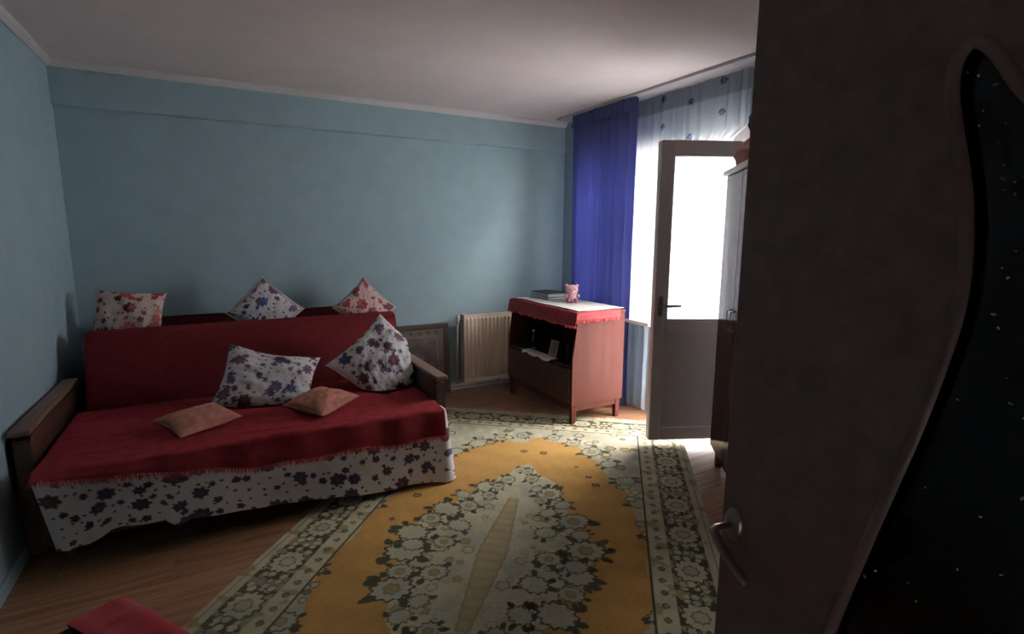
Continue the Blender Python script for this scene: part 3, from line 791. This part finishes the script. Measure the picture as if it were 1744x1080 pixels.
# ------------------------------------------------------------------ radiator
rad = tag(empty('radiator', (2.06, 4.74, .10)), 'cream panel radiator on the back wall beside the cabinet', 'radiator')
RW, RH = .72, .68
bm = bmesh.new(); npitch = 16; xs = []
pts = [(0, -.046)]
for k in range(npitch):
    p0 = .02 + k * (RW - .04) / npitch; w = (RW - .04) / npitch
    pts += [(p0 + .18 * w, -.046), (p0 + .32 * w, -.057), (p0 + .68 * w, -.057), (p0 + .82 * w, -.046)]
pts += [(RW, -.046)]
A = [bm.verts.new((x, y_, .0)) for x, y_ in pts]; A2 = [bm.verts.new((x, y_, .035)) for x, y_ in [(p[0], -.046) for p in pts]]
for zlist in [[(.0, 0), (.03, 0), (.05, 1), (RH - .05, 1), (RH - .03, 0), (RH, 0)]]:
    rws = []
    for z, on in zlist: rws.append([bm.verts.new((x, y_ if on else -.046, z)) for x, y_ in pts])
    for i in range(len(rws) - 1):
        for k in range(len(pts) - 1): bm.faces.new((rws[i][k], rws[i][k + 1], rws[i + 1][k + 1], rws[i + 1][k]))
for v_ in A + A2: bm.verts.remove(v_)
o = done('front_panel', bm, 'rad', rad); s = o.modifiers.new('thickness', 'SOLIDIFY'); s.thickness = .004
box('rear_panel', .01, RW - .01, .028, .036, .01, RH - .01, 'rad', rad)
for x in (0, RW - .006): box('side_cover', x, x + .006, -.046, .040, .004, RH - .004, 'radside', rad, .002)
tg = box('top_grille', .004, RW - .004, -.044, .040, RH - .010, RH, 'rad', rad, .002)
bm = bmesh.new()
for k in range(26): bbox(bm, .03 + k * .0255, .042 + k * .0255, -.034, .030, RH + .0002, RH + .0012)
done('grille_slots', bm, 'black', tg)
lathe('thermostat_valve', [(.010, -.05), (.012, -.02), (.018, -.015), (.020, .03), (.016, .04), (.0, .041)], 'trimw', rad, 14, (-.045, 0, RH - .045))
tube('valve_pipe', [(-.045, 0, RH - .09), (-.045, .02, .30), (-.045, .03, -.03)], .009, 'pipe', rad)
tube('connector', [(-.045, 0, RH - .06), (.004, 0, RH - .06)], .010, 'metal', rad)
tube('connector', [(-.045, .03, .03), (.004, .02, .03)], .010, 'metal', rad)
box('wall_bracket', .15, .18, .036, .109, .1, .5, 'radside', rad); box('wall_bracket', .54, .57, .036, .109, .1, .5, 'radside', rad)
pp = tag(empty('heating_pipe', (1.32, 4.815, .0)), 'white heating pipe running low along the back wall', 'pipe')
tube('pipe_run', [(0, 0, .075), (.695, 0, .072), (1.75, 0, .068)], .011, 'pipe', pp); tube('pipe_run', [(0, -.006, .03), (1.75, -.006, .026)], .011, 'pipe', pp)
for x in (.25, 1.2): box('pipe_clip', x, x + .02, -.022, .018, .0, .09, 'pipe', pp, .003)

# ------------------------------------------------------------------ wooden cabinet in the far right corner
CX, CY, CW, CDp = 2.45, 3.42, 1.08, .53
cab = tag(empty('sideboard_cabinet', (CX, CY, 0)), 'red brown wooden cabinet with open niche in the far corner', 'cabinet')
pr = [(0, .165), (0, .56), (.05, .905), (.05, .915), (CDp, .915), (CDp, .165)]
for y0 in (0, CW - .02): prism('side_panel', pr, 'y', y0, y0 + .02, 'cabw', cab, .0015)
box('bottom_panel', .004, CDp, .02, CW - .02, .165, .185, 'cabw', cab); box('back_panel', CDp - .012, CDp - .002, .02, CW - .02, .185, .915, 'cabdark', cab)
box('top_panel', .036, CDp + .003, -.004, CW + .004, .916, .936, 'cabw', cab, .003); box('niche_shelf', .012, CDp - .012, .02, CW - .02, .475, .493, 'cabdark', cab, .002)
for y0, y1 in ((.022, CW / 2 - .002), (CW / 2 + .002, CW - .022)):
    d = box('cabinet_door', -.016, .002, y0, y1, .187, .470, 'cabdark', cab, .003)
    kn = lathe('knob', [(.006, 0), (.006, .012), (.014, .018), (.013, .026), (0, .028)], 'cabdark', d, 12, (-.016, y1 - .05 if y0 < .3 else y0 + .05, .34)); kn.rotation_euler = (0, -math.pi / 2, 0)
for nm, a_ in (('base_rail', (.02, .045, .03, CW - .03)), ('base_rail', (CDp - .05, CDp - .025, .03, CW - .03)), ('base_rail', (.045, CDp - .05, .012, .035)), ('base_rail', (.045, CDp - .05, CW - .035, CW - .012))):
    box(nm, *a_, .115, .164, 'cabw', cab, .002)
for x in (.008, CDp - .065):
    for y0 in (.006, CW - .056):
        bm = bbox(bmesh.new(), x, x + .05, y0, y0 + .05, 0, .164, .003)
        for v_ in bm.verts:
            if v_.co.z < .01: v_.co.x += (x + .025 - v_.co.x) * .25; v_.co.y += (y0 + .025 - v_.co.y) * .25
        for v_ in bm.verts:
            if v_.co.z < .01 and x < .1 and y0 < .1: v_.co.z = .0125
        done('leg', bm, 'cabw', cab)

# red fringed cloth over the cabinet top, draped over the front and near side
TX0, TX1, TY0, TY1, TZ = .028, .46, -.012, CW + .006, .942
def drape(name, X, Y, m, parent, z0, x_edge, y_edge, ymax_edge, wrk, seed, thick=.003):
    zx = np.maximum(x_edge - X, 0); zy = np.maximum(y_edge - Y, 0); zf = np.maximum(Y - ymax_edge, 0)
    xx = np.where(X < x_edge, x_edge - .006 - .10 * zx, X); yy = np.where(Y < y_edge, y_edge - .006 - .06 * zy, np.where(Y > ymax_edge, ymax_edge + .006, Y))
    z = z0 - np.maximum(np.maximum(zx, zy), zf)
    w = wrk * fbm(X * 18, Y * 18, seed)
    xx = np.where(X < x_edge, xx - .5 * np.abs(w) - .012 * (zx > .02) * (1 + np.sin(Y * 26)) * zx / .1, xx)
    yy = np.where(Y < y_edge, yy - .5 * np.abs(w) - .02 * np.clip(zx, 0, .06), yy); z = z + np.where((zx == 0) & (zy == 0) & (zf == 0), np.abs(w) * .5, 0)
    return np.stack([xx, yy, z], -1)
rcl = tag(empty('red_table_cloth', (CX, CY, 0)), 'red fringed cloth covering the top of the wooden cabinet', 'cloth')
gx, gy = np.meshgrid(np.linspace(TX0 - .105, TX1, 70), np.linspace(TY0 - .065, TY1 + .05, 120), indexing='ij')
P = drape('c', gx, gy, 'tcloth', rcl, TZ, TX0, TY0, TY1, .004, 3)
grid('cloth', P, 'tcloth', rcl, .002)
fp = [P[0, k] for k in range(0, 120)] + [(P[0, k] + P[0, k + 1]) / 2 for k in range(119)] + [P[k, 0] for k in range(10, 70)] + [(P[k, 0] + P[k + 1, 0]) / 2 for k in range(10, 69)]
fringe('fringe', fp, .024, (-.05, -.05, -1), 'fringe', rcl, seed=8, width=.006)
gx, gy = np.meshgrid(np.linspace(TX0 + .022, .515, 50), np.linspace(TY0 + .012, TY1 - .05, 100), indexing='ij')
P = np.stack([gx + .006 * np.sin(9 * gy), gy + .004 * np.sin(21 * gx), TZ + .008 + .002 * np.abs(fbm(gx * 20, gy * 14, 9))], -1)
wc = tag(grid('white_table_cloth', P - np.array([0, 0, 0]), 'wcloth', None, .002), 'white cloth laid on the red cloth atop wooden cabinet', 'cloth'); wc.location = (CX, CY, 0)
TOP = TZ + .0135

# books
def book(label, x, y_, z, w, d, h, rz, cover):
    e = tag(empty('book', (x, y_, z), D(rz)), label, 'book', None)
    box('pages', -w / 2 + .004, w / 2 - .004, -d / 2 + .004, d / 2 - .004, .003, h - .003, 'page', e)
    box('cover_board', -w / 2, w / 2, -d / 2, d / 2, 0, .003, cover, e, .0008); box('cover_board', -w / 2, w / 2, -d / 2, d / 2, h - .003, h, cover, e, .0008)
    box('spine', w / 2 - .0035, w / 2, -d / 2, d / 2, .002, h - .002, cover, e, .0008)
    return e
bx, by = CX + .33, CY + .86
book('thin grey book at the bottom of the book pile', bx - .005, by + .01, TOP, .23, .30, .018, 4, 'book2')
book('thick dark book with pale pages in the book pile middle', bx + .01, by - .005, TOP + .0185, .20, .27, .034, -6, 'book1')
book('thin dark magazine lying on top of the book pile', bx + .0, by + .01, TOP + .053, .21, .28, .008, 10, 'book1')

# pink plush toy
ty = tag(empty('plush_toy', (CX + .33, CY + .50, TOP), D(-118)), 'small pink plush toy sitting on the white cloth', 'plush toy')
def blob(name, c, r, m, parent, sub=3, amp=.04, seed=0):
    bm = bmesh.new(); bmesh.ops.create_icosphere(bm, subdivisions=sub, radius=1)
    rr_ = random.Random(seed); ph = [rr_.random() * 6 for _ in range(6)]
    for v_ in bm.verts:
        k = 1 + amp * (math.sin(5 * v_.co.x + ph[0]) + math.sin(6 * v_.co.y + ph[1]) + math.sin(7 * v_.co.z + ph[2])) / 2
        v_.co = Vector((v_.co.x * r[0] * k + c[0], v_.co.y * r[1] * k + c[1], v_.co.z * r[2] * k + c[2]))
    return done(name, bm, m, parent, True)
blob('body', (0, 0, .048), (.062, .058, .050), 'plush', ty, seed=1)
hd = blob('head', (.008, 0, .108), (.055, .060, .048), 'plush', ty, seed=2)
for s in (-1, 1):
    blob('ear', (.0, s * .045, .146), (.014, .020, .018), 'plush', hd, 2, seed=3); blob('eye', (.058, s * .020, .118), (.005, .006, .006), 'black', hd, 2, 0)
    blob('foot', (.055, s * .034, .020), (.030, .020, .020), 'plushd', ty, 2, seed=4); blob('arm', (.035, s * .056, .060), (.026, .014, .018), 'plush', ty, 2, seed=5)
mz = blob('muzzle', (.054, 0, .098), (.022, .026, .018), 'plushw', hd, 2, 0); blob('nose', (.075, 0, .104), (.006, .009, .006), 'plushd', hd, 2, 0)

# things in the niche
lc = tag(empty('lace_doily', (CX, CY, 0)), 'white lace doily hanging over the cabinet niche shelf edge', 'doily')
gx, gy = np.meshgrid(np.linspace(-.012, .07, 40), np.linspace(.30, .78, 60), indexing='ij')
drop = .020 * np.abs(np.sin((gy - .30) * 16)) + .008
z = np.where(gx < .008, .499 - (.008 - gx) / .02 * drop, .499); x_ = np.where(gx < .008, -.021 - .002 * np.sin(gy * 40), gx)
grid('lace', np.stack([x_ , gy, z], -1), 'lace', lc, .0012)
pcard = tag(empty('photo_card', (CX + .080, CY + .42, .503), D(4)), 'small pale photo card propped up in the cabinet niche', 'photo')
pcard.rotation_euler = (0, D(14), D(6))
box('card', 0, .004, -.055, .055, 0, .135, 'card', pcard, .001); box('picture_print', -.0012, .0, -.042, .042, .016, .118, 'lace', pcard)
me = pcard.children[1]; me.data.materials.clear(); me.data.materials.append(mat('print', (.20, .15, .16), .4, .5, .4, 40))
for nm, lab, yy_, hh in (('glass_bottle', 'clear glass bottle at the far end of cabinet niche', .80, .16), ('drinking_glass', 'slim drinking glass at the near end of cabinet niche', .22, .15)):
    if nm == 'glass_bottle': pf_ = [(.0, 0), (.03, 0), (.032, .01), (.032, .08), (.014, .11), (.012, .15), (.015, .155), (.0, .156)]
    else: pf_ = [(.0, 0), (.024, 0), (.026, .004), (.031, hh), (.029, hh), (.024, .008), (.0, .008)]
    e = tag(empty(nm, (CX + .12, CY + yy_, .4935)), lab, 'glassware'); lathe('glass_wall', pf_, 'sglass', e, 18)
    if nm == 'glass_bottle': lathe('stopper', [(.011, 0), (.013, .004), (.013, .018), (0, .02)], 'metal', e, 14, (0, 0, .156))
    else: lathe('base_ring', [(.026, 0), (.028, .002), (.027, .005), (0, .0055)], 'sglass', e, 18, (0, 0, .0))

# ------------------------------------------------------------------ tall glossy cabinet by the balcony door
ang = math.atan2(-.784, -.621)
wd = tag(empty('tall_cabinet', (2.88, 2.385, 0), ang), 'tall glossy brown cabinet with pale top beside the balcony door', 'cabinet')
# local +x runs along the front towards the doorway, local +y runs back towards the wall
WW, WD, WB, WT = .78, .36, .14, 1.93
for x in (0, WW - .02): box('side_panel', x, x + .02, 0.018, WD, WB, WT, 'wardw', wd, .001)
box('bottom_panel', .02, WW - .02, .018, WD, WB, WB + .02, 'wardw', wd); box('back_panel', .02, WW - .02, WD - .008, WD, WB + .02, WT, 'wardw', wd)
for x0, x1 in ((.001, WW / 2 - .0015), (WW / 2 + .0015, WW - .001)):
    d = box('cabinet_door', x0, x1, 0, .017, WB + .002, WT - .002, 'wardw', wd, .0015)
    kx = x1 - .04 if x0 < .1 else x0 + .04
    tube('handle', [(kx, 0, 1.0), (kx, -.025, 1.005), (kx, -.025, 1.115), (kx, 0, 1.12)], .005, 'metal', d)
box('top_board', -.022, WW + .02, -.022, WD, WT, WT + .030, 'wardtop', wd, .003)
for x in (.03, WW - .07):
    for y0 in (.03, WD - .07): box('leg', x, x + .04, y0, y0 + .04, 0, WB, 'wardw', wd, .003)

def bundle(name, label, cat, loc, r, m, seed, extra=None):
    bm = bmesh.new(); bmesh.ops.create_icosphere(bm, subdivisions=4, radius=1)
    r_ = random.Random(seed); ph = [r_.random() * 6 for _ in range(9)]
    for v_ in bm.verts:
        c = v_.co.copy()
        k = 1 + .07 * math.sin(4 * c.x + ph[0]) + .06 * math.sin(5 * c.y + ph[1]) + .05 * math.sin(9 * c.x + 6 * c.y + ph[2]) + .03 * math.sin(14 * c.z + 5 * c.x + ph[3])
        c *= k; c.z = max(c.z, -.72)
        v_.co = Vector((c.x * r[0], c.y * r[1], (c.z + .72) * r[2]))
    e = tag(empty(name, loc), label, cat); done('cloth_body', bm, m, e, True); return e
ux, uy = Vector((-.621, -.784, 0)), Vector((.784, -.621, 0))
o0 = Vector((2.88, 2.385, WT + .031))
p = o0 + ux * .235 + uy * .13
b1 = bundle('cloth_bundle', 'dusty pink cloth bundle on top of the tall glossy cabinet', 'bundle', p, (.25, .14, .095), 'bag', 3); b1.rotation_euler = (0, 0, ang)
tube('tie_cord', [(.05 + .118 * math.cos(t) * 0, .122 * math.cos(t), .062 + .088 * math.sin(t)) for t in np.linspace(.1, 3.04, 12)], .006, 'bag', b1)
p = o0 + ux * .33 + uy * .15 + Vector((0, 0, .172))
b2 = bundle('cloth_bag', 'dark navy cloth bag lying on the dusty pink bundle', 'bag', p, (.17, .11, .085), 'navy', 8); b2.rotation_euler = (0, 0, ang)
tube('bag_handle', [(-.10, 0, .11), (-.09, 0, .16), (-.05, .0, .185), (.0, 0, .17), (.02, 0, .13)], .007, 'navy', b2)

# ------------------------------------------------------------------ ottoman with a red blanket, at the bottom left
oa = math.radians(-57)
ot = tag(empty('ottoman', (-.436, 1.575, 0), oa), 'dark brown ottoman at the bottom left corner of the picture', 'ottoman')
bm = bbox(bmesh.new(), -.24, .30, -.27, .235, .06, .30, .02, 2); done('body', bm, 'pouf', ot)
bm = bbox(bmesh.new(), -.25, .31, -.28, .245, .30, .43, .05, 4); done('seat_cushion', bm, 'pouf', ot, True)
for x in (-.20, .26):
    for y_ in (-.23, .19): lathe('leg', [(.018, 0), (.026, .055), (.026, .062), (0, .062)], 'darkw', ot, 12, (x, y_, 0))
gx, gy = np.meshgrid(np.linspace(-.215, .30, 90), np.linspace(.12, .34, 70), indexing='ij')
ovx = np.maximum(-.235 - gx, 0); ovy = np.maximum(gy - .232, 0)
z = .446 - np.maximum(ovx, ovy) + .006 * fbm(gx * 9, gy * 9, 2) * (ovx + ovy < .01)
x_ = np.where(gx < -.235, -.262 - .08 * ovx, gx); y2 = np.where(gy > .232, .259 + .08 * ovy, gy)
z = np.where((ovx == 0) & (ovy == 0), z + .004 * np.exp(-((gy - .14) / .02) ** 2), z)
bl = tag(empty('red_blanket', (-.436, 1.575, 0), oa), 'bright red blanket folded over the dark brown ottoman', 'blanket')
grid('blanket_cloth', np.stack([x_, y2, z], -1), 'redbl', bl, .008)
